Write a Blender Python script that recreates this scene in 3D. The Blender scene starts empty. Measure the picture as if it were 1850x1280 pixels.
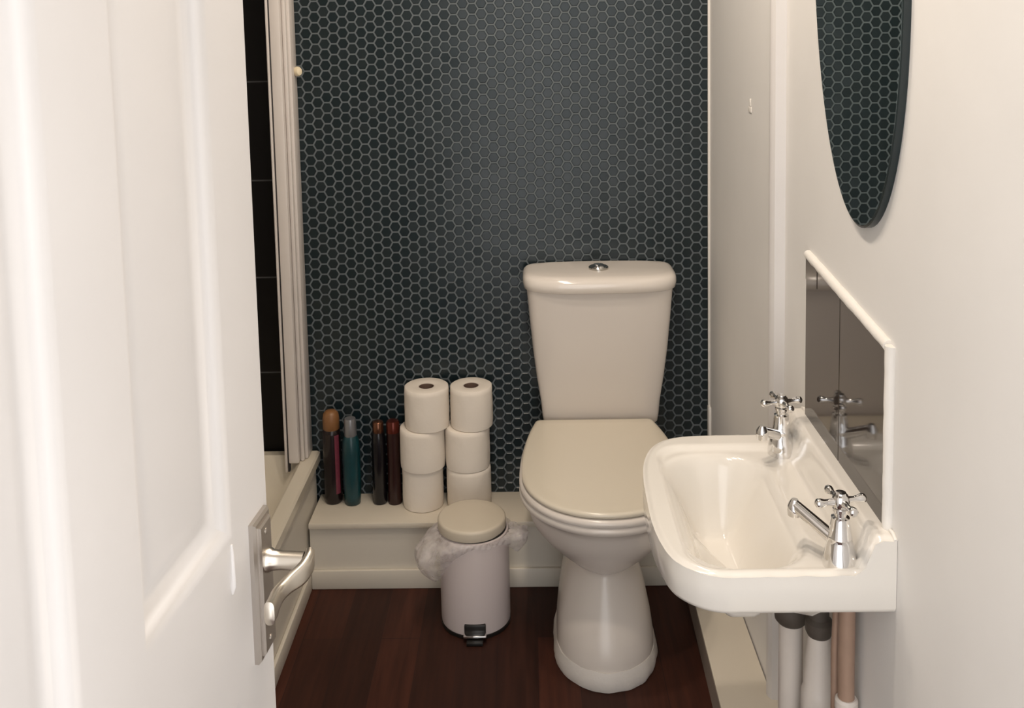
import bpy, bmesh, math, random
from mathutils import Vector, Matrix, noise
S = bpy.context.scene
C = S.collection
PI = math.pi
random.seed(7)

# ------------------------------------------------------------------ camera
cam_d = bpy.data.cameras.new('camera')
cam = bpy.data.objects.new('camera', cam_d); C.objects.link(cam)
right = Vector((0.9996941, 0.01397343, -0.02040707))
down = Vector((-0.01891253, -0.09981422, -0.99482634))
fwd = Vector((-0.01593805, 0.99490797, -0.09951941))
M = Matrix((right, -down, -fwd)).transposed().to_4x4()
M.translation = Vector((0, 0, 1.5))
cam.matrix_world = M
cam_d.sensor_fit = 'HORIZONTAL'; cam_d.sensor_width = 36.0
cam_d.lens = 36.0 * 1780 / 1850
cam_d.shift_y = -(640 - 206.58) / 1850
cam_d.clip_start = 0.02
S.camera = cam

# ------------------------------------------------------------------ world, light, exposure
w = bpy.data.worlds.new('hallway_daylight'); S.world = w; w.use_nodes = True
bg = w.node_tree.nodes['Background']
bg.inputs[0].default_value = (1.0, 0.985, 0.985, 1); bg.inputs[1].default_value = 1.38
S.view_settings.view_transform = 'Standard'
try: S.view_settings.look = 'None'
except Exception: pass
S.view_settings.gamma = 1; S.view_settings.use_curve_mapping = False
S.view_settings.exposure = 0.88
LAMP_POWER = 11.0
LAMP_COLOR = (1.0, 0.86, 0.72)
LAMPS = [(-0.05, 1.25, 2.375), (-0.05, 1.75, 2.375), (-0.05, 2.15, 2.375)]
for i, p in enumerate(LAMPS):
    ld = bpy.data.lights.new('downlight_glow', 'SPOT'); ld.energy = LAMP_POWER * (1.5, 1.2, .55)[i]; ld.color = LAMP_COLOR
    ld.shadow_soft_size = 0.045; ld.spot_size = math.radians(168); ld.spot_blend = 0.7
    lo = bpy.data.objects.new('downlight_glow', ld); C.objects.link(lo); lo.location = p

# ------------------------------------------------------------------ materials
def srgb(r, g, b):
    f = lambda c: (c / 255 / 12.92) if c <= 10 else ((c / 255 + .055) / 1.055) ** 2.4
    return (f(r), f(g), f(b), 1)
def mat(name, col, rough=.5, metal=0, ior=1.5, var=.04, vscale=6, bump=0, bscale=60, coat=0, stretch=None):
    m = bpy.data.materials.new(name); m.use_nodes = True
    nt = m.node_tree; n = nt.nodes; l = nt.links; b = n['Principled BSDF']
    b.inputs['Roughness'].default_value = rough; b.inputs['Metallic'].default_value = metal
    b.inputs['IOR'].default_value = ior; b.inputs['Coat Weight'].default_value = coat
    b.inputs['Coat Roughness'].default_value = .08
    tc = n.new('ShaderNodeTexCoord'); no = n.new('ShaderNodeTexNoise'); no.inputs['Scale'].default_value = vscale
    no.inputs['Detail'].default_value = 4
    mp = n.new('ShaderNodeMapping'); l.new(tc.outputs['Object'], mp.inputs[0])
    if stretch: mp.inputs['Scale'].default_value = stretch
    l.new(mp.outputs[0], no.inputs['Vector'])
    mx = n.new('ShaderNodeMix'); mx.data_type = 'RGBA'
    mx.inputs[6].default_value = tuple(c * (1 - var) for c in col[:3]) + (1,)
    mx.inputs[7].default_value = tuple(min(1, c * (1 + var)) for c in col[:3]) + (1,)
    l.new(no.outputs['Fac'], mx.inputs[0]); l.new(mx.outputs[2], b.inputs['Base Color'])
    if bump:
        n2 = n.new('ShaderNodeTexNoise'); n2.inputs['Scale'].default_value = bscale; n2.inputs['Detail'].default_value = 3
        l.new(mp.outputs[0], n2.inputs['Vector'])
        bp = n.new('ShaderNodeBump'); bp.inputs['Strength'].default_value = bump; bp.inputs['Distance'].default_value = .002
        l.new(n2.outputs['Fac'], bp.inputs['Height']); l.new(bp.outputs[0], b.inputs['Normal'])
    return m
m_wall = mat('white_wall_paint', (.80, .785, .76, 1), .55, bump=.12, bscale=25)
m_ceil = mat('ceiling_paint', (.82, .81, .79, 1), .8)
m_door = mat('door_gloss_paint', (.70, .675, .655, 1), .36, bump=.05, bscale=30)
m_box = mat('painted_boxing', (.66, .60, .50, 1), .42, var=.05, bump=.1, bscale=30)
m_side = mat('painted_skirting', (.68, .63, .54, 1), .42, var=.06)
m_box_edge = mat('darker_panel_paint', (.30, .25, .21, 1), .5, var=.1)  # pipe boxing side panel, darker than its top board
m_ceramic = mat('white_ceramic', (.78, .72, .655, 1), .12, var=.01, coat=.3)
m_pan = mat('toilet_ceramic', (.70, .645, .59, 1), .26, var=.01, coat=.2)
m_seat = mat('cream_plastic', (.70, .635, .52, 1), .22, var=.01)
m_basin = mat('basin_ceramic', (.82, .785, .725, 1), .12, var=.01, coat=.3)
m_tub = mat('tub_acrylic', (.66, .60, .49, 1), .25, var=.02)
m_seal = mat('white_sealant', (.82, .79, .74, 1), .5, bump=.4, bscale=90)
m_post = mat('white_metal_profile', (.66, .61, .57, 1), .35, var=.05)
m_skirt = mat('toilet_base_sealant', (.72, .68, .63, 1), .5, bump=.4, bscale=90)
m_chrome = mat('chrome', (.80, .79, .78, 1), .07, 1, var=.01)
m_steel = mat('steel_button', (.5, .49, .46, 1), .2, 1)
m_nickel = mat('satin_nickel', (.50, .46, .42, 1), .34, 1, var=.05, vscale=20)
m_lever = mat('worn_lever_nickel', (.66, .61, .53, 1), .30, 1, var=.08, vscale=20)
m_blackp = mat('black_plastic', (.012, .011, .010, 1), .35)
m_rubber = mat('dark_seal', (.02, .018, .02, 1), .5)
m_bin = mat('bin_enamel', (.62, .55, .535, 1), .3, var=.03)
m_binlid = mat('bin_lid_plastic', (.62, .55, .44, 1), .42, var=.02)
m_paper = mat('tissue_paper', (.80, .73, .64, 1), .95, var=.03, bump=.6, bscale=45, vscale=20)
m_core = mat('cardboard_core', (.16, .10, .075, 1), .9)
m_pvc = mat('white_pvc', (.74, .68, .62, 1), .35, var=.12, vscale=14)
m_dirty = mat('dirty_grey_fitting', (.09, .075, .062, 1), .5, var=.4, vscale=40)
m_copper = mat('painted_copper', (.40, .27, .20, 1), .42, .15, var=.15, vscale=25)
m_cap_or = mat('orange_cap', (.22, .10, .035, 1), .4, var=.2, vscale=60)
m_maroon = mat('dark_maroon_can', (.009, .004, .004, 1), .25)
m_pink = mat('pink_stripe', (.16, .03, .05, 1), .35, var=.35, vscale=90)
m_teal = mat('teal_can', (.006, .042, .050, 1), .28, var=.25, vscale=50)
m_silv = mat('silver_cap', (.24, .24, .25, 1), .32, .5)
m_blackcan = mat('black_can', (.005, .004, .006, 1), .22)
m_gold = mat('gold_cap', (.16, .07, .04, 1), .22, .8)
m_redcan = mat('dark_red_can', (.022, .006, .005, 1), .25, var=.2)
m_redcap = mat('copper_red_cap', (.11, .02, .012, 1), .2, .6)
m_cream = mat('cream_knob', (.80, .70, .50, 1), .4)
m_darkgap = mat('gap_shade', (.02, .018, .015, 1), .8)
m_lamp = bpy.data.materials.new('lamp_diffuser'); m_lamp.use_nodes = True
_b = m_lamp.node_tree.nodes['Principled BSDF']; _b.inputs['Emission Color'].default_value = (1, .88, .74, 1); _b.inputs['Emission Strength'].default_value = 12

# mosaic tile: per-tile tint and sheen
m_hex = bpy.data.materials.new('dark_teal_hex_tile'); m_hex.use_nodes = True
nt = m_hex.node_tree; b = nt.nodes['Principled BSDF']
at = nt.nodes.new('ShaderNodeAttribute'); at.attribute_name = 'tint'
cr = nt.nodes.new('ShaderNodeValToRGB'); nt.links.new(at.outputs['Fac'], cr.inputs[0])
cr.color_ramp.elements[0].color = (.0045, .013, .0165, 1); cr.color_ramp.elements[1].color = (.012, .020, .023, 1)
nt.links.new(cr.outputs[0], b.inputs['Base Color'])
b.inputs['Roughness'].default_value = .27; b.inputs['IOR'].default_value = 1.46
m_grout = mat('grey_grout', (.125, .145, .155, 1), .8, var=.15, vscale=30)

def tile_mat(name, base, mortar, bw, bh, rough, off=(0, 0, 0), axes='xz', mort=.0022):
    m = bpy.data.materials.new(name); m.use_nodes = True
    nt = m.node_tree; n = nt.nodes; l = nt.links; b = n['Principled BSDF']
    tc = n.new('ShaderNodeTexCoord'); sp = n.new('ShaderNodeSeparateXYZ'); cb = n.new('ShaderNodeCombineXYZ')
    l.new(tc.outputs['Object'], sp.inputs[0])
    l.new(sp.outputs[{'x': 0, 'y': 1}[axes[0]]], cb.inputs[0]); l.new(sp.outputs[2], cb.inputs[1])
    mp = n.new('ShaderNodeMapping'); mp.inputs['Location'].default_value = off; l.new(cb.outputs[0], mp.inputs[0])
    br = n.new('ShaderNodeTexBrick'); br.offset = 0; l.new(mp.outputs[0], br.inputs['Vector'])
    br.inputs['Scale'].default_value = 1; br.inputs['Mortar Size'].default_value = mort
    br.inputs['Brick Width'].default_value = bw; br.inputs['Row Height'].default_value = bh
    br.inputs['Color1'].default_value = base; br.inputs['Color2'].default_value = base; br.inputs['Mortar'].default_value = mortar
    l.new(br.outputs[0], b.inputs['Base Color']); b.inputs['Roughness'].default_value = rough
    b.inputs['IOR'].default_value = 1.25
    return m
m_black = tile_mat('black_shower_tile', (.004, .0035, .0035, 1), (.06, .06, .06, 1), .4, .2676, .3, off=(.1, -1.3385 + .2676 * 6, 0))
m_splash = mat('dark_gloss_tile', (.030, .022, .018, 1), .06, ior=1.75, var=.1)

# wood floor
m_floor = bpy.data.materials.new('dark_wood_floor'); m_floor.use_nodes = True
nt = m_floor.node_tree; n = nt.nodes; l = nt.links; b = n['Principled BSDF']
tc = n.new('ShaderNodeTexCoord'); mp = n.new('ShaderNodeMapping'); mp.inputs['Rotation'].default_value = (0, 0, PI / 2)
l.new(tc.outputs['Object'], mp.inputs[0])
br = n.new('ShaderNodeTexBrick'); l.new(mp.outputs[0], br.inputs[0]); br.inputs['Scale'].default_value = 1
br.inputs['Brick Width'].default_value = .9; br.inputs['Row Height'].default_value = .095; br.inputs['Mortar Size'].default_value = .0012
br.inputs['Color1'].default_value = (.060, .018, .010, 1); br.inputs['Color2'].default_value = (.030, .010, .006, 1)
br.inputs['Mortar'].default_value = (.028, .010, .007, 1)
mp2 = n.new('ShaderNodeMapping'); mp2.inputs['Scale'].default_value = (30, 2.0, 1); l.new(tc.outputs['Object'], mp2.inputs[0])
no = n.new('ShaderNodeTexNoise'); no.inputs['Scale'].default_value = 2; no.inputs['Detail'].default_value = 6; l.new(mp2.outputs[0], no.inputs[0])
mr = n.new('ShaderNodeMapRange'); mr.inputs[1].default_value = .3; mr.inputs[2].default_value = .7; mr.inputs[3].default_value = .7; mr.inputs[4].default_value = 1.3
l.new(no.outputs['Fac'], mr.inputs[0])
vm = n.new('ShaderNodeVectorMath'); vm.operation = 'SCALE'; l.new(br.outputs[0], vm.inputs[0]); l.new(mr.outputs[0], vm.inputs['Scale'])
l.new(vm.outputs[0], b.inputs['Base Color']); b.inputs['Roughness'].default_value = .55; b.inputs['IOR'].default_value = 1.32
# bin liner plastic
m_liner = bpy.data.materials.new('translucent_liner_film'); m_liner.use_nodes = True
nt = m_liner.node_tree; n = nt.nodes; l = nt.links; b = n['Principled BSDF']
b.inputs['Base Color'].default_value = (.78, .72, .70, 1); b.inputs['Roughness'].default_value = .3
nz = n.new('ShaderNodeTexNoise'); nz.inputs['Scale'].default_value = 28; nz.inputs['Detail'].default_value = 3
mr = n.new('ShaderNodeMapRange'); mr.inputs[1].default_value = .35; mr.inputs[2].default_value = .68; mr.inputs[3].default_value = .22; mr.inputs[4].default_value = .7
tc = n.new('ShaderNodeTexCoord'); l.new(tc.outputs['Object'], nz.inputs['Vector']); l.new(nz.outputs['Fac'], mr.inputs[0]); l.new(mr.outputs[0], b.inputs['Alpha'])
m_mirror = mat('mirror_silver', (.62, .70, .68, 1), .01, 1, var=0)
m_mirror_edge = mat('mirror_edge', (.012, .022, .025, 1), .25, var=.05)

# ------------------------------------------------------------------ mesh helpers
def obj(name, bm, m, parent=None, smooth=True, angle=35, mats=None):
    bmesh.ops.remove_doubles(bm, verts=bm.verts, dist=1e-6)
    bmesh.ops.recalc_face_normals(bm, faces=bm.faces)
    me = bpy.data.meshes.new(name); bm.to_mesh(me); bm.free()
    o = bpy.data.objects.new(name, me); C.objects.link(o)
    for x in (mats or [m]): me.materials.append(x)
    if smooth:
        me.polygons.foreach_set('use_smooth', [True] * len(me.polygons))
        me.set_sharp_from_angle(angle=math.radians(angle))
    if parent:
        o.parent = parent
        o.matrix_parent_inverse = parent.matrix_world.inverted() if parent.type != 'EMPTY' else Matrix.Translation(parent.location).inverted()
    return o
def thing(name, label, cat, loc=(0, 0, 0), group=None):
    o = bpy.data.objects.new(name, None); C.objects.link(o); o.location = loc; o.empty_display_size = .05
    o['label'] = label; o['category'] = cat
    if group: o['group'] = group
    return o
def tag(o, label, cat, group=None):
    o['label'] = label; o['category'] = cat
    if group: o['group'] = group
    return o
def struct(name, bm, m, label=None, **k):
    o = obj(name, bm, m, **k); o['kind'] = 'structure'
    if label: o['label'] = label
    o['category'] = name.split('_')[0]
    return o
def box(bm, x0, x1, y0, y1, z0, z1, bev=0, seg=2):
    r = bmesh.ops.create_cube(bm, size=1)
    bmesh.ops.scale(bm, vec=(x1 - x0, y1 - y0, z1 - z0), verts=r['verts'])
    bmesh.ops.translate(bm, vec=((x0 + x1) / 2, (y0 + y1) / 2, (z0 + z1) / 2), verts=r['verts'])
    if bev:
        es = list({e for v in r['verts'] for e in v.link_edges})
        bmesh.ops.bevel(bm, geom=es, offset=bev, segments=seg, affect='EDGES', profile=.5)
    return bm
def loft(bm, rings, cap0=True, cap1=True):
    vs = [[bm.verts.new(p) for p in r] for r in rings]
    for a, c in zip(vs, vs[1:]):
        k = len(a)
        for i in range(k): bm.faces.new((a[i], a[(i + 1) % k], c[(i + 1) % k], c[i]))
    if cap0: bm.faces.new(vs[0])
    if cap1: bm.faces.new(list(reversed(vs[-1])))
    return bm
def lathe(bm, prof, cx=0, cy=0, seg=40, cap0=True, cap1=True, axis=None, origin=None):
    """prof: (radius, height). axis: optional direction, origin point"""
    rings = []
    if axis is None:
        for r, z in prof: rings.append([(cx + r * math.cos(2 * PI * i / seg), cy + r * math.sin(2 * PI * i / seg), z) for i in range(seg)])
    else:
        a = Vector(axis).normalized(); u = a.orthogonal().normalized(); v = a.cross(u); O = Vector(origin)
        for r, h in prof: rings.append([O + a * h + (u * math.cos(2 * PI * i / seg) + v * math.sin(2 * PI * i / seg)) * r for i in range(seg)])
    return loft(bm, rings, cap0, cap1)
def tube(bm, pts, rad, seg=20, flat=1.0, caps=True):
    pts = [Vector(p) for p in pts]; rings = []; ref = None
    rad = rad if isinstance(rad, (list, tuple)) else [rad] * len(pts)
    for i, p in enumerate(pts):
        t = (pts[min(i + 1, len(pts) - 1)] - pts[max(i - 1, 0)]).normalized()
        if ref is None: ref = t.orthogonal().normalized()
        u = (ref - t * ref.dot(t)).normalized(); ref = u; v = t.cross(u)
        rings.append([p + (u * math.cos(2 * PI * k / seg) + v * math.sin(2 * PI * k / seg) * flat) * rad[i] for k in range(seg)])
    return loft(bm, rings, caps, caps)
def spline(P, n=8):
    P = [Vector(p) for p in P]; out = []
    for i in range(len(P) - 1):
        p0 = P[max(i - 1, 0)]; p1 = P[i]; p2 = P[i + 1]; p3 = P[min(i + 2, len(P) - 1)]
        for k in range(n):
            t = k / n
            out.append(.5 * ((2 * p1) + (p2 - p0) * t + (2 * p0 - 5 * p1 + 4 * p2 - p3) * t * t + (3 * p1 - p0 - 3 * p2 + p3) * t ** 3))
    out.append(P[-1]); return out
def sstep(a, b, x):
    t = max(0, min(1, (x - a) / (b - a))); return t * t * (3 - 2 * t)

CEIL = 2.4; BY = 2.62; XL = -1.4; XR = .5; NY = .36
# ------------------------------------------------------------------ room shell
struct('floor', box(bmesh.new(), XL, XR + .1, -.6, BY, -.05, 0), m_floor, 'dark brown wood plank floor', smooth=False)
struct('ceiling', box(bmesh.new(), XL - .1, XR + .1, NY - .1, BY + .1, CEIL, CEIL + .05), m_ceil, 'white ceiling', smooth=False)
struct('wall_left', box(bmesh.new(), XL - .1, XL, NY, BY, 0, CEIL), m_wall, 'left wall beyond the bath', smooth=False)
bm = bmesh.new(); box(bm, XR, XR + .1, NY, 1.935, 0, CEIL); box(bm, XR - .015, XR + .1, 1.935, BY, 0, CEIL)
struct('wall_right', bm, m_wall, 'white painted wall behind the basin and mirror', smooth=False)
bm = bmesh.new()
box(bm, XL - .1, -.40, NY - .1, NY, 0, CEIL); box(bm, .46, XR + .1, NY - .1, NY, 0, CEIL); box(bm, -.40, .46, NY - .1, NY, 2.06, CEIL)
struct('wall_front', bm, m_wall, 'wall holding the doorway', smooth=False)
bm = bmesh.new()
box(bm, -.415, -.372, NY - .11, NY + .012, 0, 2.06, .003); box(bm, .43, .475, NY - .11, NY + .012, 0, 2.06, .003); box(bm, -.372, .43, NY - .11, NY + .012, 2.02, 2.075, .003)
struct('trim_1', bm, m_door, 'white door lining')
# shower wall: black tiles
struct('wall_shower', box(bmesh.new(), XL, -.622, BY, BY + .1, 0, CEIL), m_black, 'black tiled wall at the end of the bath', smooth=False)
# hex wall
bm = bmesh.new(); tint = bm.verts.layers.float.new('tint')
X0, X1, Z0, Z1 = -.622, .488, .15, CEIL
sx = .02465; sz = .02847; s = sx / 1.5
gap = .0023
r = bmesh.ops.create_cube(bm, size=1)
bmesh.ops.scale(bm, vec=(X1 - X0, .1, Z1), verts=r['verts']); bmesh.ops.translate(bm, vec=((X0 + X1) / 2, BY + .0515, Z1 / 2), verts=r['verts'])
for f in bm.faces: f.material_index = 1
cx0, cz0 = -.340, 1.236
ncol0 = int((X0 - cx0) / sx) - 1; ncol1 = int((X1 - cx0) / sx) + 1
for c in range(ncol0, ncol1 + 1):
    cx = cx0 + c * sx
    if cx < X0 - .012 or cx > X1 + .012: continue
    for rr in range(int((Z0 - cz0) / sz) - 1, int((Z1 - cz0) / sz) + 2):
        cz = cz0 + rr * sz + (sz / 2 if c % 2 else 0)
        if cz < Z0 or cz > Z1: continue
        R0 = s - gap; R1 = R0 - .0014
        tv = random.random(); ax = random.gauss(0, .010); az = random.gauss(0, .010)
        ro = []; ri = []
        for k in range(6):
            a = k * PI / 3
            for (R_, lst, dy) in ((R0, ro, .0014), (R1, ri, 0)):
                x = cx + R_ * math.cos(a); z = cz + R_ * math.sin(a)
                x = max(X0, min(X1, x)); y = BY + dy + ax * (x - cx) + az * (z - cz)
                v = bm.verts.new((x, y, z)); v[tint] = tv; lst.append(v)
        try:
            bm.faces.new(ri)
            for k in range(6): bm.faces.new((ro[k], ro[(k + 1) % 6], ri[(k + 1) % 6], ri[k]))
        except ValueError: pass
me = bpy.data.meshes.new('wall_back'); bm.to_mesh(me); bm.free()
me.materials.append(m_hex); me.materials.append(m_grout)
o = bpy.data.objects.new('wall_back', me); C.objects.link(o); o['kind'] = 'structure'; o['category'] = 'wall'
o['label'] = 'back wall of small dark teal hexagon mosaic with grey grout'
# edge trims
struct('trim_2', box(bmesh.new(), -.624, -.615, BY - .007, BY, .18, CEIL, .002), m_seal, 'thin white tile edging left of the mosaic')
struct('trim_3', box(bmesh.new(), .479, .4855, BY - .007, BY, .18, CEIL, .002), m_seal, 'thin white sealant line right of the mosaic')
bm = bmesh.new(); rings = []
for z in (0.086, CEIL):
    rings.append([(XR - .017 - .010 * math.sin(PI * k / 10) if k else XR + .005, 1.903 + .042 * k / 10, z) for k in range(11)] + [(XR + .005, 1.945, z)])
loft(bm, rings); struct('trim_4', bm, m_door, 'white rounded vertical strip on the right wall')
struct('trim_5', box(bmesh.new(), .478, .4855, 2.60, 2.625, .18, .425, .002), m_seal, 'short white strip in the right corner')
# filler chip on the wall
bm = bmesh.new(); box(bm, .4825, .4852, 2.128, 2.156, 1.280, 1.293, .002); box(bm, .4825, .4852, 2.134, 2.146, 1.293, 1.310, .002)
tag(obj('wall_hook', bm, m_seal), 'tiny white hook on the right wall above the toilet', 'hook')

# ------------------------------------------------------------------ ledge behind toilet
t = thing('boxed_ledge', 'low white boxed ledge along the mosaic wall behind the toilet', 'ledge', (-.1, 2.54, 0))
obj('top_board', box(bmesh.new(), -.596, .484, 2.455, BY, .168, .184, .003), m_box, t)
obj('front_panel', box(bmesh.new(), -.596, .484, 2.468, BY, 0, .168), m_side, t)
obj('skirting', box(bmesh.new(), -.594, .484, 2.458, 2.468, 0, .052, .003), m_side, t)
# right low boxing
t = thing('pipe_boxing', 'low cream boxing along the floor under the basin', 'boxing', (.43, 1.6, 0))
t['label'] = 'low cream pipe boxing along the floor under the washbasin'
bm = bmesh.new()
def prism(bm, pts, z0, z1): return loft(bm, [[(x, y, z0) for x, y in pts], [(x, y, z1) for x, y in pts]])
prism(bm, [(.385, 2.455), (.341, .6), (.495, .6), (.495, 1.895), (.482, 1.95), (.482, 2.455)], .078, .086)
obj('top_board', bm, m_box, t)
bm = bmesh.new(); prism(bm, [(.387, 2.455), (.343, .6), (.49, .6), (.49, 1.895), (.48, 1.95), (.48, 2.455)], 0, .078)
obj('side_panel', bm, m_box_edge, t)

# ------------------------------------------------------------------ bath
t = thing('bathtub', 'cream bathtub with white side panel along the left side', 'bathtub', (-1.0, 1.75, 0))
def rrect(x0, x1, y0, y1, r, z, n=8):
    out = []
    for (cx, cy, a0) in ((x1 - r, y1 - r, 0), (x0 + r, y1 - r, PI / 2), (x0 + r, y0 + r, PI), (x1 - r, y0 + r, 3 * PI / 2)):
        for k in range(n + 1):
            a = a0 + (PI / 2) * k / n; out.append((cx + r * math.cos(a), cy + r * math.sin(a), z))
    return out
bm = bmesh.new(); bx0, bx1, by0, by1 = XL + .003, -.592, .95, 2.617
loft(bm, [rrect(bx0, bx1, by0, by1, .004, .285), rrect(bx0, bx1, by0, by1, .004, .308), rrect(bx0 + .005, bx1 - .005, by0 + .005, by1 - .005, .004, .313),
          rrect(bx0 + .045, bx1 - .038, by0 + .05, by1 - .03, .06, .313), rrect(bx0 + .052, bx1 - .046, by0 + .058, by1 - .037, .06, .306),
          rrect(bx0 + .075, bx1 - .075, by0 + .10, by1 - .07, .09, .20), rrect(bx0 + .13, bx1 - .13, by0 + .2, by1 - .13, .11, .12),
          rrect(bx0 + .2, bx1 - .2, by0 + .3, by1 - .2, .11, .105)], cap0=False)
obj('tub', bm, m_tub, t)
bm = bmesh.new(); box(bm, -.63, -.603, .96, 2.60, .0, .286); obj('side_panel', bm, m_side, t)
obj('plinth', box(bmesh.new(), -.603, -.592, .96, 2.455, 0, .05, .004), m_side, t)

# ------------------------------------------------------------------ shower screen post
t = thing('shower_screen', 'tall white shower screen frame standing on the bath rim', 'shower screen', (-.615, 2.49, .313))
def post(name, y0, y1, x0, x1, m, z0=.314, z1=2.25): obj(name, box(bmesh.new(), x0, x1, y0, y1, z0, z1, .004), m, t)
post('wall_channel', 2.560, 2.617, -.631, -.613, m_post)
post('frame', 2.530, 2.600, -.6595, -.6315, m_post)
post('hinge_strip', 2.545, 2.5595, -.631, -.620, m_post)
post('rubber_seal', 2.5315, 2.545, -.6615, -.6600, m_rubber, .290)
post('edge_profile', 2.526, 2.545, -.6690, -.6620, m_post, .290)
bm = bmesh.new(); lathe(bm, [(.004, -.02), (.005, -.008), (.008, 0), (.0105, .007), (.0105, .013), (.008, .019), (.003, .021)], axis=(1, -.9, 0), origin=(-.613, 2.600, 1.365), seg=20)
bmesh.ops.scale(bm, vec=(1, 1, 1.25), verts=bm.verts, space=Matrix.Translation((.613, -2.6, -1.365)))
obj('knob', bm, m_cream, t)['label'] = 'small cream knob'

# ------------------------------------------------------------------ door
DO = Vector((-.292, 1.02, 0)); dh = Vector((.0889, .99604, 0)); dn = Vector((.99604, -.0889, 0))
def D(s, off, z): v = DO + dh * s + dn * off; return Vector((v.x, v.y, z))
W = .648; H0, H1 = .012, 1.985
bm = bmesh.new()
panels = []
for (a, c) in ((-.278, -.094), (-.552, -.368)):
    for (z0, z1) in ((.25, .821), (.991, 1.86)): panels.append((a, c, z0, z1))
ss = [-W, -.552, -.368, -.278, -.094, 0]; zz = [H0, .25, .821, .991, 1.86, H1]
for i in range(5):
    for j in range(5):
        if i in (1, 3) and j in (1, 3): continue
        bm.faces.new([bm.verts.new(D(*p)) for p in ((ss[i], 0, zz[j]), (ss[i + 1], 0, zz[j]), (ss[i + 1], 0, zz[j + 1]), (ss[i], 0, zz[j + 1]))])
prof = [(0, 0), (.003, -.0006), (.007, -.0025), (.013, -.0065), (.019, -.0105), (.024, -.013), (.028, -.0138), (.032, -.0138), (.037, -.0125), (.045, -.0118)]
for (a, c, z0, z1) in panels:
    rings = [[D(a + i, d, z0 + i), D(c - i, d, z0 + i), D(c - i, d, z1 - i), D(a + i, d, z1 - i)] for i, d in prof]
    loft(bm, rings, cap0=False)
T = .035   # edges and back
def q(*ps): bm.faces.new([bm.verts.new(D(*p)) for p in ps])
q((0, 0, H0), (0, -T, H0), (0, -T, H1), (0, 0, H1)); q((-W, 0, H0), (-W, -T, H0), (-W, -T, H1), (-W, 0, H1))
q((0, -T, H0), (-W, -T, H0), (-W, -T, H1), (0, -T, H1)); q((0, 0, H1), (0, -T, H1), (-W, -T, H1), (-W, 0, H1)); q((0, 0, H0), (0, -T, H0), (-W, -T, H0), (-W, 0, H0))
door = struct('door_1', bm, m_door, 'white four panel door standing open on the left', angle=40)
# handle
HZ = .932
bm = bmesh.new()
def dbox(bm, s0, s1, o0, o1, z0, z1, ins):
    loft(bm, [[D(s0, o0, z0), D(s1, o0, z0), D(s1, o0, z1), D(s0, o0, z1)], [D(s0, o1 - ins, z0), D(s1, o1 - ins, z0), D(s1, o1 - ins, z1), D(s0, o1 - ins, z1)],
              [D(s0 + ins, o1, z0 + ins), D(s1 - ins, o1, z0 + ins), D(s1 - ins, o1, z1 - ins), D(s0 + ins, o1, z1 - ins)]])
dbox(bm, -.054, -.010, 0, .007, .828, .981, .0025); dbox(bm, -.048, -.016, .007, .0105, .834, .975, .002)
for z in (.964, .845):
    lathe(bm, [(.0035, 0), (.0035, .0005), (.002, .0012)], axis=dn, origin=D(-.032, .0105, z), seg=14)
hp = obj('door_handle', bm, m_nickel, door, angle=20); hp['label'] = 'satin nickel handle plate with lever'
bm = bmesh.new()
lathe(bm, [(.0125, 0), (.0125, .003), (.0105, .006), (.0095, .016), (.0095, .040)], axis=dn, origin=D(-.032, .0105, HZ), seg=24)
path = spline([D(-.026, .055, HZ + .001), D(-.036, .0565, HZ), D(-.050, .0535, HZ - .003), D(-.066, .044, HZ - .006), D(-.083, .039, HZ - .008), D(-.100, .040, HZ - .009), D(-.114, .041, HZ - .008)], 6)
N = len(path); rings = []
for i, p in enumerate(path):
    tt = (path[min(i + 1, N - 1)] - path[max(i - 1, 0)]).normalized(); up = Vector((0, 0, 1)); sd = tt.cross(up).normalized()
    hh = .0120 - .0032 * math.exp(-((i / N - .55) / .16) ** 2)
    th = .0052
    e = 1 if 0 < i < N - 1 else .6
    rings.append([p + up * hh * e * math.copysign(abs(math.cos(a)) ** .55, math.cos(a)) + sd * th * e * math.copysign(abs(math.sin(a)) ** .7, math.sin(a)) for a in [2 * PI * k / 20 for k in range(20)]])
loft(bm, rings)
obj('lever', bm, m_lever, hp, angle=45)
bm = bmesh.new(); tube(bm, [D(-.099, .0005, .986), D(-.100, .0012, .975), D(-.101, .0016, .958), D(-.102, .0018, .944), D(-.102, .0005, .936)], [.0012, .002, .0024, .003, .001], 10)
obj('paint_drip', bm, m_door, door)

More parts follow.
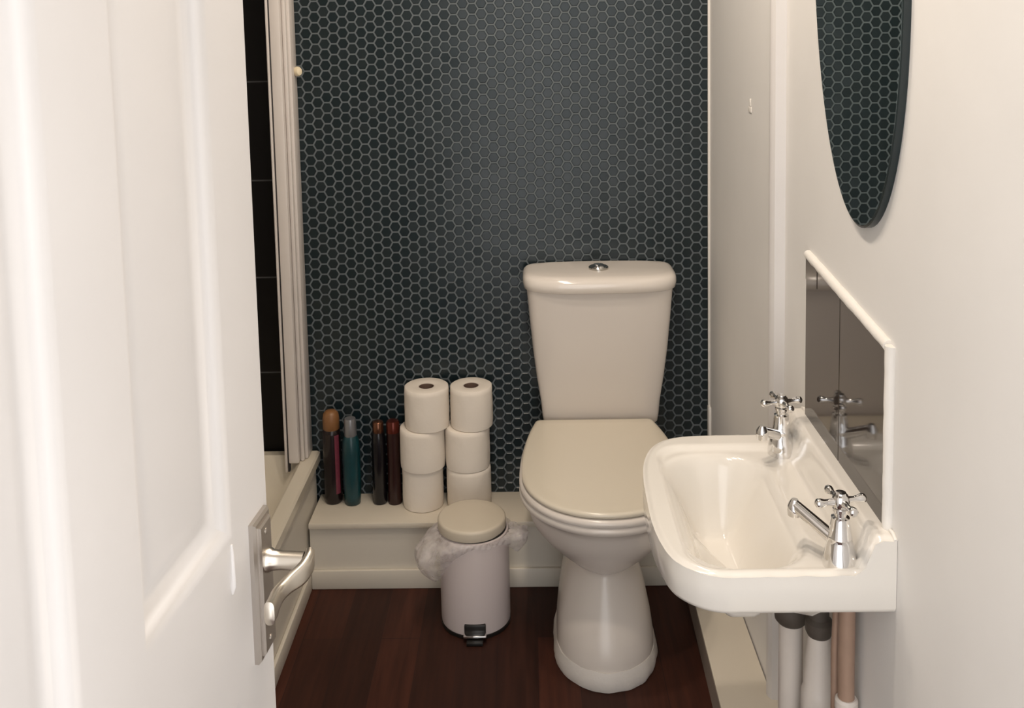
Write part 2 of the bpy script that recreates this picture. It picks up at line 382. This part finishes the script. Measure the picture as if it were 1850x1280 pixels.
# ------------------------------------------------------------------ toilet
TX = .158
t = thing('toilet', 'white close-coupled toilet with closed lid against the mosaic wall', 'toilet', (TX, 2.3, 0))
def egg(z, hw, yf, yb, cx=TX, n=2.0, nb=2.6, cy=None, N=72):
    if cy is None: cy = yf + min(hw * 1.05, (yb - yf) * .5)
    out = []
    for k in range(N):
        a = 2 * PI * k / N; c, s_ = math.cos(a), math.sin(a)
        e = n if s_ < 0 else nb
        x = cx + hw * math.copysign(abs(c) ** (2 / e), c)
        y = cy + (cy - yf if s_ < 0 else yb - cy) * math.copysign(abs(s_) ** (2 / e), s_)
        out.append((x, y, z))
    return out
bm = bmesh.new()
P = [(.0, .113, 2.052, 2.44), (.03, .1135, 2.05, 2.44), (.07, .112, 2.056, 2.44), (.11, .107, 2.07, 2.44), (.15, .099, 2.09, 2.44), (.19, .088, 2.108, 2.445), (.215, .080, 2.122, 2.45),
     (.224, .0765, 2.128, 2.46), (.230, .0775, 2.127, 2.47), (.236, .0860, 2.116, 2.48), (.250, .104, 2.094, 2.50), (.275, .128, 2.068, 2.52), (.302, .150, 2.045, 2.54), (.33, .167, 2.026, 2.55), (.356, .175, 2.016, 2.56),
     (.374, .1795, 2.010, 2.56), (.386, .183, 2.004, 2.56), (.392, .188, 1.995, 2.56), (.399, .1925, 1.987, 2.56), (.405, .1940, 1.985, 2.56), (.411, .193, 1.986, 2.56), (.4165, .187, 1.993, 2.555)]
rings = []
for z, hw, yf, yb in P: rings.append(egg(z, hw, yf, yb, cy=(yf + .20 if z > .2 else yf + .13)))
loft(bm, rings)
bm2 = box(bm, TX - .125, TX + .165, 2.46, 2.612, .315, .418, .02, 4)
obj('pan', bm, m_pan, t, angle=50)
# sealant skirt
bm = bmesh.new(); rings = []
for z, g in ((.001, .004), (.012, .0075), (.030, .006), (.046, .001)):
    r_ = egg(z, .113 + g, 2.052 - g, 2.445, cy=2.182)
    rings.append([(x + .004 * noise.noise(Vector((x * 30, y * 30, z * 20))), y + .004 * noise.noise(Vector((x * 30 + 5, y * 30, z * 20))), z + .004 * noise.noise(Vector((x * 25, y * 25, 3))) * (z > .02)) for x, y, z in r_])
loft(bm, rings); obj('sealant_bead', bm, m_skirt, t)
def lidring(z, ins, cx=TX, N=40):
    out = []; cy, rf, hw = 2.20, .212, .191
    hw -= ins; rf -= ins
    for k in range(N + 1):   # front half from -x to +x
        a = PI + PI * k / N
        out.append((cx + hw * math.copysign(abs(math.cos(a)) ** .94, math.cos(a)), cy + rf * math.copysign(abs(math.sin(a)) ** .94, math.sin(a)), z))
    yb = 2.492 - ins
    for k in range(1, 15):
        u = k / 14; y = cy + (yb - .012 - cy) * u; out.append((cx + hw - .034 * u ** 2.2, y, z))
    for k in range(1, 5): a = PI / 2 * k / 4; out.append((cx + hw - .034 - .012 * (1 - math.cos(a)), yb - .012 + .012 * math.sin(a), z))
    for k in range(3, -1, -1): a = PI / 2 * k / 4; out.append((cx - hw + .034 + .012 * (1 - math.cos(a)), yb - .012 + .012 * math.sin(a), z))
    for k in range(14, 0, -1):
        u = k / 14; y = cy + (yb - .012 - cy) * u; out.append((cx - hw + .034 * u ** 2.2, y, z))
    return out
bm = bmesh.new(); loft(bm, [lidring(.4165, .006), lidring(.4172, -.001), lidring(.422, -.003), lidring(.427, -.002), lidring(.431, .002), lidring(.4325, .006)]); obj('seat', bm, m_pan, t)
bm = bmesh.new(); rr_ = [lidring(.4335, .014), lidring(.434, .006), lidring(.437, .003), lidring(.442, .003), lidring(.4455, .006), lidring(.447, .012)]
for ins, z in ((.03, .4483), (.07, .4500), (.11, .4512), (.15, .452), (.17, .4522)):
    rr_.append([(TX + (x - TX) * (1 - ins / .19), 2.235 + (y - 2.235) * (1 - ins / .20), z) for x, y, _ in lidring(0, .003)])
loft(bm, rr_); obj('lid', bm, m_seat, t, angle=60)
for sgn in (-1, 1):
    bm = bmesh.new(); lathe(bm, [(.011, -.02), (.012, -.018), (.012, .018), (.011, .02)], axis=(1, 0, 0), origin=(TX + sgn * .07, 2.480, .434), seg=20); obj('hinge', bm, m_seat, t)
CX = .178
def cis(z, hw, yf, n=5, cx=CX, nb=9): return egg(z, hw, yf, 2.612, cx=cx, n=n, nb=nb, cy=2.54, N=96)
bm = bmesh.new()
loft(bm, [cis(.419, .146, 2.512), cis(.425, .151, 2.506), cis(.445, .154, 2.503), cis(.48, .157, 2.499), cis(.55, .167, 2.484), cis(.63, .176, 2.468), cis(.71, .183, 2.460), cis(.795, .190, 2.456)])
obj('cistern', bm, m_pan, t, angle=50)
bm = bmesh.new()
def cl(z, hw, yf, yb=2.614):
    return egg(z, hw, yf, yb, cx=CX + .001, n=3.6, nb=8, cy=2.55, N=96)
loft(bm, [cl(.793, .190, 2.452), cl(.7925, .196, 2.446), cl(.795, .1985, 2.441), cl(.808, .2005, 2.438), cl(.819, .200, 2.440), cl(.826, .197, 2.445), cl(.831, .191, 2.454), cl(.8335, .182, 2.466), cl(.835, .14, 2.50), cl(.8355, .08, 2.53)])
obj('cistern_lid', bm, m_ceramic, t, angle=60)
bm = bmesh.new(); lathe(bm, [(.026, .830), (.026, .8395), (.024, .842), (.021, .8415)], CX, 2.535)
bt = obj('flush_button', bm, m_steel, t)
bm = bmesh.new(); lathe(bm, [(.021, .840), (.0185, .8435), (.013, .847), (.006, .8487), (.001, .849)], CX, 2.535); obj('button_cap', bm, m_chrome, bt)

# ------------------------------------------------------------------ wash basin
t = thing('washbasin', 'small white wall-hung washbasin with two taps', 'washbasin', (.5, 1.535, .67))
t['label'] = 'small white wall-hung washbasin with two cross-head taps'
ctrl = [(.4995, 1.303), (.40, 1.303), (.30, 1.303), (.258, 1.304), (.226, 1.318), (.198, 1.350), (.185, 1.40), (.180, 1.46), (.181, 1.53), (.184, 1.60), (.192, 1.66), (.209, 1.712), (.234, 1.745), (.268, 1.762), (.32, 1.767), (.40, 1.767), (.4995, 1.767)]
outl = [Vector((x, y, 0)) for x, y in ctrl]
sp = spline(outl, 8)
# close along the wall
for k in range(1, 24): sp.append(Vector((.4995, 1.767 - (1.767 - 1.303) * k / 24, 0)))
NB = len(sp); bc = Vector((.33, 1.535, 0))
def edge_d(p):
    return min((p - q_).length for q_ in edge_pts)
edge_pts = [v for v in spline(outl, 14)]
def rbox_sd(x, y, cx, cy, hx, hy, r):
    dx = abs(x - cx) - (hx - r); dy = abs(y - cy) - (hy - r)
    return math.hypot(max(dx, 0), max(dy, 0)) + min(max(dx, dy), 0) - r
def bz(x, y):
    d = edge_d(Vector((x, y, 0)))
    z = .720
    z -= .0045 * sstep(.010, 0, d)
    z -= .008 * sstep(0, .016, -rbox_sd(x, y, .3425, 1.519, .1305, .2035, .055))
    # bowl
    sd = rbox_sd(x, y, .309, 1.515, .088, .180, .075)
    b_ = sstep(-.008, .072, -sd)
    z -= .120 * b_
    # raised back
    z += (.050 + (.007 * sstep(.026, .016, d) * 0)) * sstep(.448, .474, x)
    return z
bm = bmesh.new(); rings = []
K = 44
for i in range(K + 1):
    f = 1 - (1 - i / K) ** 1.5
    f = max(f, .004)
    rg = []
    for v in sp:
        p = bc + (v - bc) * f; rg.append((p.x, p.y, bz(p.x, p.y)))
    rings.append(rg)
rings = rings[::1]
def off(rg, ins, z, keep=False):
    out = []
    for v in sp:
        d = (bc - v).normalized(); q_ = v + d * ins
        if v.x > .499: q_ = Vector((.4995, min(max(v.y, 1.303 + ins), 1.767 - ins), 0)) if ins < .03 else q_
        out.append((q_.x, q_.y, z))
    return out
side = [[(v.x, v.y, bz(v.x, v.y) - .006 if v.x < .44 else bz(v.x, v.y) - .004) for v in sp]]
side += [off(None, -.0008, .700), off(None, -.0005, .668), off(None, .003, .6615), off(None, .012, .658), off(None, .022, .657), off(None, .06, .652), off(None, .10, .622), off(None, .14, .585)]
loft(bm, rings + side, True, True)
obj('basin', bm, m_basin, t, angle=60)
bm = bmesh.new(); lathe(bm, [(.019, .592), (.019, .5955), (.016, .596), (.012, .5945), (.004, .5942)], .309, 1.49, 28); obj('waste_fitting', bm, m_chrome, t)
def tap(x, y, ang, hang, L=.076, z0=.714):
    bm = bmesh.new()
    lathe(bm, [(.0235, z0 - .006), (.0238, z0 + .003), (.0232, z0 + .010), (.0205, z0 + .022), (.0175, z0 + .034), (.0160, z0 + .040), (.0166, z0 + .041), (.0158, z0 + .043), (.0142, z0 + .058), (.0130, z0 + .066), (.0128, z0 + .070), (.0085, z0 + .072), (.0085, z0 + .077), (.0110, z0 + .079), (.0110, z0 + .083), (.006, z0 + .085)], x, y, 32)
    b_ = obj('tap', bm, m_chrome, t, angle=50)
    d = Vector((math.cos(ang), math.sin(ang), 0))
    bm = bmesh.new(); base = Vector((x, y, z0 + .030))
    tip = base + d * L + Vector((0, 0, .028))
    tube(bm, [base.lerp(tip, q_) for q_ in (.08, .4, .75, 1)], [.0098, .0095, .0091, .0088], 20)
    tube(bm, [tip + Vector((0, 0, .009)), tip, tip + Vector((0, 0, -.008)), tip + Vector((0, 0, -.015))], [.005, .0104, .0108, .0102], 20)
    obj('spout', bm, m_chrome, b_, angle=50)
    bm = bmesh.new(); hz = z0 + .094
    lathe(bm, [(.006, hz - .010), (.0110, hz - .008), (.0125, hz - .002), (.0120, hz + .005), (.010, hz + .009), (.0085, hz + .010), (.0075, hz + .0125), (.002, hz + .0135)], x, y, 28)
    for k in range(4):
        a = hang + k * PI / 2; e = Vector((math.cos(a), math.sin(a), 0))
        lathe(bm, [(.0062, .008), (.0048, .014), (.0040, .020), (.0046, .025), (.0060, .029), (.0068, .033), (.0060, .0365), (.0030, .0388)], axis=e, origin=(x, y, hz), seg=18)
    obj('cross_handle', bm, m_chrome, b_, angle=50)
tap(.432, 1.338, math.radians(130), math.radians(12))
tap(.441, 1.697, math.radians(222), math.radians(12), .058)
# overflow / sealant at wall
bm = bmesh.new(); pts = [(.4975, 1.303 + .464 * k / 40, bz(.499, 1.303 + .464 * k / 40) + .001 + .0015 * noise.noise(Vector((k * .7, 0, 0)))) for k in range(41)]
tube(bm, pts, [.0028 + .0012 * noise.noise(Vector((k * .5, 4, 0))) for k in range(41)], 8); obj('sealant_bead', bm, m_seal, t)

# ------------------------------------------------------------------ splashback
t = thing('splashback', 'dark glossy tiled splashback with white sealant edge above the washbasin', 'splashback', (.5, 1.54, .77))
def sb_top(y): return 1.026 + (1.061 - 1.026) * (y - 1.345) / (1.73 - 1.345)
def plate(bm, y0, y1, zf0, zf1, x0=.4925, x1=.4998, b_=.0012):
    P0 = [(y0, zf0(y0)), (y1, zf0(y1)), (y1, zf1(y1)), (y0, zf1(y0))]
    cy = (y0 + y1) / 2; cz = sum(p[1] for p in P0) / 4
    ins = [(y + (b_ if y < cy else -b_), z + (b_ if z < cz else -b_)) for y, z in P0]
    return loft(bm, [[(x1, y, z) for y, z in P0], [(x0 + b_, y, z) for y, z in P0], [(x0, y, z) for y, z in ins]])
base = lambda y: .7685
obj('tile', plate(bmesh.new(), 1.338, 1.5405, base, sb_top), m_splash, t, smooth=False)
obj('tile', plate(bmesh.new(), 1.542, 1.733, base, sb_top), m_splash, t, smooth=False)
obj('cut_tile', plate(bmesh.new(), 1.665, 1.733, lambda y: 1.020, sb_top, x0=.4915, x1=.4930), m_splash, t, smooth=False)
bm = bmesh.new()
def strip(bm, pts, r, wob=.0012):
    P = [Vector(p) for p in pts]; out = []
    for a, c in zip(P, P[1:]):
        for k in range(20): out.append(a.lerp(c, k / 20))
    out.append(P[-1])
    tube(bm, out, [r + wob * noise.noise(p * 40) for p in out], 12)
strip(bm, [(.4975, 1.738, 1.064), (.4975, 1.341, 1.031)], .0085)
strip(bm, [(.4975, 1.3335, 1.034), (.4975, 1.3335, .79), (.4975, 1.3325, .765)], .0085, .0008)
obj('sealant_bead', bm, m_seal, t)

# ------------------------------------------------------------------ mirror
t = thing('oval_mirror', 'frameless oval wall mirror hung above the splashback', 'mirror', (.5, 1.487, 1.6))
def ell(x, ins, n=96, rot=math.radians(7.5)):
    out = []
    for k in range(n):
        a = 2 * PI * k / n; u = (.197 - ins) * math.cos(a); v = (.423 - ins) * math.sin(a)
        y = u * math.cos(rot) + v * math.sin(rot); z = -u * math.sin(rot) + v * math.cos(rot)
        out.append((x, 1.494 + y, 1.597 + z))
    return out
obj('mirror_glass', loft(bmesh.new(), [ell(.4895, .0035), ell(.4885, .0035)]), m_mirror, t, angle=20)
obj('backing', loft(bmesh.new(), [ell(.4998, .004), ell(.4998, 0), ell(.4900, 0), ell(.4890, .0015), ell(.4887, .0036), ell(.4896, .0036)], cap0=True, cap1=True), m_mirror_edge, t)

# ------------------------------------------------------------------ pipes under the basin
t = thing('waste_pipe', 'white plastic waste pipes with grey cap under the washbasin', 'pipe', (.44, 1.6, .086))
bm = bmesh.new(); lathe(bm, [(.0205, .05 + .037), (.0205, .450)], .440, 1.62, 28); obj('standpipe', bm, m_pvc, t)
bm = bmesh.new(); lathe(bm, [(.0225, .444), (.0275, .450), (.0290, .468), (.0280, .480), (.018, .488), (.006, .490)], .440, 1.62, 28); obj('pipe_cap', bm, m_dirty, t)
bm = bmesh.new(); lathe(bm, [(.0285, .32), (.029, .345), (.029, .368), (.0270, .376), (.0255, .380), (.0225, .425), (.0190, .460), (.0165, .482), (.008, .49)], .467, 1.545, 28)
lathe(bm, [(.030, .22), (.032, .25), (.0315, .31), (.0285, .325)], .467, 1.55, 28)
obj('bottle_trap', bm, m_pvc, t)
bm = bmesh.new(); lathe(bm, [(.0190, .470), (.0225, .478), (.0225, .494), (.016, .500), (.0155, .56), (.02, .60)], .466, 1.545, 28); obj('trap_collar', bm, m_dirty, t)
bm = bmesh.new(); tube(bm, [(.467, 1.55, .225), (.467, 1.55, .16), (.467, 1.55, .088)], .021, 20); obj('drain_elbow', bm, m_pvc, t)
bm = bmesh.new(); tube(bm, spline([(.415, 1.61, .57), (.425, 1.61, .54), (.440, 1.62, .478)], 6), .012, 16); obj('overflow_tube', bm, m_dirty, t)
t = thing('supply_pipe', 'brown painted copper supply pipe beneath the near tap', 'pipe', (.47, 1.44, .086))
bm = bmesh.new(); tube(bm, [(.476, 1.437, .635), (.476, 1.437, .50), (.476, 1.437, .47), (.477, 1.437, .4)], [.0125] * 4, 24); obj('pipe', bm, m_copper, t)
bm = bmesh.new(); tube(bm, [(.470, 1.460, .635), (.466, 1.460, .50), (.466, 1.458, .38), (.468, 1.455, .087)], [.0065] * 4, 16); obj('thin_pipe', bm, m_copper, t)
bm = bmesh.new(); lathe(bm, [(.0155, .36), (.0165, .368), (.0165, .415), (.0175, .420), (.0175, .434), (.0145, .438)], .477, 1.437, 24)
tube(bm, [(.477, 1.437, .365), (.477, 1.437, .25), (.477, 1.437, .087)], .0085, 16); obj('compression_joint', bm, m_pvc, t)
bm = bmesh.new(); lathe(bm, [(.009, 0), (.009, .022), (.012, .024), (.012, .034), (.005, .036)], axis=(-1, -.5, 0), origin=(.470, 1.43, .40), seg=16); obj('valve_stem', bm, m_dirty, t)

# ------------------------------------------------------------------ pedal bin
BX, BYc = -.1525, 2.326
t = thing('pedal_bin', 'small white pedal bin with clear liner bag beside the toilet', 'bin', (BX, BYc, 0))
bm = bmesh.new(); lathe(bm, [(.080, .006), (.085, .010), (.086, .018), (.086, .234), (.0845, .240), (.082, .2415)], BX, BYc, 64); obj('body', bm, m_bin, t)
bm = bmesh.new(); lathe(bm, [(.083, 0), (.0865, .001), (.0865, .009), (.083, .010)], BX, BYc, 64); obj('base_ring', bm, m_blackp, t)
bm = bmesh.new(); lathe(bm, [(.0805, .241), (.0805, .2475)], BX, BYc, 64); obj('lid_gap_shade', bm, m_darkgap, t)  # dark ring, the shade of the slit under the lid put into its colour
LX = BX - .005
bm = bmesh.new(); lathe(bm, [(.080, .2445), (.0835, .245), (.0845, .248), (.0845, .264), (.0838, .268), (.081, .2705), (.078, .2715), (.06, .2735), (.03, .275), (.004, .2755)], LX, BYc, 64); obj('lid', bm, m_binlid, t, angle=50)
PY_ = BYc - .090
bm = bmesh.new(); box(bm, BX - .024, BX + .028, PY_, PY_ + .012, .012, .040, .003); pd = obj('pedal', bm, m_blackp, t)
bm = bmesh.new(); box(bm, BX - .026, BX + .030, PY_ - .012, PY_ + .006, .014, .0195, .002); obj('pedal_plate', bm, m_chrome, pd)
bm = bmesh.new(); box(bm, BX - .018, BX + .022, PY_ - .022, PY_ + .012, .001, .010, .002); obj('pedal_shadow', bm, m_blackp, pd)  # flat black slab standing in for the bin's shadow below the pedal
# liner: gathered film round the rim, bunched out to both sides
bm = bmesh.new(); rings = []; NL = 140; ML = 22
for j in range(ML):
    v = j / (ML - 1); rg = []
    for i in range(NL):
        a = 2 * PI * i / NL
        wl = math.exp(-(((a - PI - .30 + PI) % (2 * PI)) - PI) ** 2 / .42)      # left bunch
        wr = math.exp(-(((a + .12 + PI) % (2 * PI)) - PI) ** 2 / .12)           # right bunch
        drop = .014 + .110 * wl + .042 * wr + .010 * noise.noise(Vector((a * 2, 1, 0)))
        out_ = .003 + .058 * wl * math.sin(PI * min(1, v * .95)) ** .8 + .046 * wr * math.sin(PI * min(1, v * .9)) ** .7
        k_ = (wl + wr) * math.sin(PI * min(1, v + .05))
        out_ += .011 * k_ * noise.noise(Vector((a * 9, v * 4, 2))) + .0016 * math.sin(a * 36 + 3 * v)
        R_ = .0868 + out_
        z = .2425 - drop * v + .010 * k_ * noise.noise(Vector((a * 8, v * 5, 9))) + (.020 * wr + .008 * wl) * math.sin(PI * v)
        y = BYc + R_ * math.sin(a)
        y = min(y, 2.450)
        rg.append((BX + R_ * math.cos(a), y, z))
    rings.append(rg)
loft(bm, rings, False, False); obj('bin_liner', bm, m_liner, t, angle=60)['label'] = 'crumpled translucent liner bag'

# ------------------------------------------------------------------ toilet rolls
LZ = .1842
def roll(cx, cy, z0, r, h, label, rot=0, top=False):
    t = thing('toilet_roll', label, 'toilet roll', (cx, cy, z0), 'toilet rolls stacked on the ledge')
    bm = bmesh.new(); seg = 64
    def rg(rad, z, wob=1): return [(cx + (rad + wob * .0011 * noise.noise(Vector((math.cos(a) * 2 + rot, math.sin(a) * 2, z * 25)))) * math.cos(a), cy + (rad + wob * .0011 * noise.noise(Vector((math.cos(a) * 2 + rot, math.sin(a) * 2, z * 25)))) * math.sin(a), z) for a in [2 * PI * k / seg for k in range(seg)]]
    R = [rg(.0205, z0 + .001, 0), rg(r - .004, z0), rg(r - .001, z0 + .0015)]
    for k in range(1, 8): R.append(rg(r, z0 + h * k / 8))
    R += [rg(r - .001, z0 + h - .002), rg(r - .004, z0 + h), rg(.024, z0 + h - .001, 0), rg(.0205, z0 + h - .002, 0), rg(.0203, z0 + h - .02, 0), rg(.0203, z0 + .02, 0)]
    vs = loft(bm, R + [R[0]], False, False)
    obj('paper', bm, m_paper, t, angle=55)
    bm = bmesh.new(); loft(bm, [rg(.0200, z0 + .003, 0), rg(.0200, z0 + h - .003, 0), rg(.0190, z0 + h - .003, 0), rg(.0190, z0 + .003, 0), rg(.0200, z0 + .003, 0)], False, False)
    obj('cardboard_core', bm, m_core, t)
h = .1105
roll(-.303, 2.5585, LZ, .0555, h, 'bottom roll of the left stack, beside the dark red can', 1)
roll(-.178, 2.5575, LZ, .0600, h, 'bottom roll of the right stack, behind the pedal bin', 2)
roll(-.3005, 2.556, LZ + h + .0005, .0605, h, 'middle roll of the left stack of toilet rolls', 3)
roll(-.179, 2.556, LZ + h + .0005, .0600, h, 'middle roll of the right stack, nearer the toilet', 4)
roll(-.286, 2.557, LZ + 2 * h + .001, .0600, h, 'top roll of the left stack, open core showing', 5)
roll(-.166, 2.558, LZ + 2 * h + .001, .0570, h, 'top roll of the right stack, nearest the toilet', 6)

# ------------------------------------------------------------------ spray cans and bottles
G = 'cans and bottles on the ledge'
def can(name, label, cat, cx, cy, body, cap, mb, mc, lean=0, extra=None):
    t = thing(name, label, cat, (cx, cy, LZ), G)
    bm = bmesh.new(); lathe(bm, [(r, LZ + z) for r, z in body], cx, cy, 32); obj('body', bm, mb, t, angle=50)
    bm = bmesh.new(); lathe(bm, [(r, LZ + z) for r, z in cap], cx, cy, 32); obj('cap', bm, mc, t, angle=50)
    if extra: extra(t)
    return t
def patch(t, cx, cy, r, a0, a1, z0, z1, m, name='label_stripe'):
    bm = bmesh.new(); rings = []
    for k in range(9):
        a = a0 + (a1 - a0) * k / 8
        rings.append([(cx + R_ * math.cos(a), cy + R_ * math.sin(a), z) for R_, z in ((r - .0005, LZ + z0), (r + .0006, LZ + z0), (r + .0006, LZ + z1), (r - .0005, LZ + z1))])
    loft(bm, rings); obj(name, bm, m, t)
def ex1(t):
    patch(t, -.551, 2.577, .0245, math.radians(-62), math.radians(-30), .03, .195, m_pink)
can('hair_spray', 'tall dark maroon can with orange cap and pink stripe', 'spray can', -.551, 2.577,
    [(.021, 0), (.0235, .004), (.0245, .015), (.0245, .195), (.023, .205), (.018, .21)], [(.0215, .207), (.0225, .209), (.0225, .235), (.0205, .250), (.014, .257), (.003, .259)], m_maroon, m_cap_or, extra=ex1)
can('deodorant', 'teal bottle with silver cap, second from the left', 'spray can', -.497, 2.566,
    [(.017, 0), (.021, .003), (.0225, .02), (.0245, .06), (.0245, .14), (.023, .175), (.018, .19), (.0165, .193)], [(.0165, .190), (.0170, .193), (.0160, .235), (.0145, .240), (.003, .2415)], m_teal, m_silv)
can('shampoo_bottle', 'slim black bottle with gold cap beside the teal one', 'bottle', -.422, 2.568,
    [(.017, 0), (.0195, .003), (.0195, .16), (.018, .19), (.0155, .200)], [(.0150, .198), (.0155, .200), (.0150, .226), (.012, .230), (.002, .231)], m_blackcan, m_gold)
can('body_spray', 'dark red can with coppery cap touching the toilet rolls', 'spray can', -.3815, 2.5675,
    [(.019, 0), (.0195, .003), (.0185, .03), (.0175, .10), (.0182, .185), (.0180, .20)], [(.0180, .199), (.0180, .226), (.015, .231), (.002, .232)], m_redcan, m_redcap)

# ------------------------------------------------------------------ ceiling downlights
for i, p in enumerate(LAMPS):
    t = thing('ceiling_light', ('round ceiling downlight nearest the doorway', 'round ceiling downlight in the middle of the ceiling', 'round ceiling downlight nearest the mosaic wall')[i], 'light', (p[0], p[1], CEIL), 'ceiling downlights')
    bm = bmesh.new(); prof = [(.052, 2.399), (.052, 2.392), (.046, 2.390), (.046, 2.399)]
    lathe(bm, prof + [prof[0]], p[0], p[1], 40, False, False); obj('rim', bm, m_chrome, t)
    bm = bmesh.new(); lathe(bm, [(.045, 2.398), (.045, 2.394), (.01, 2.393)], p[0], p[1], 32); obj('diffuser', bm, m_lamp, t)
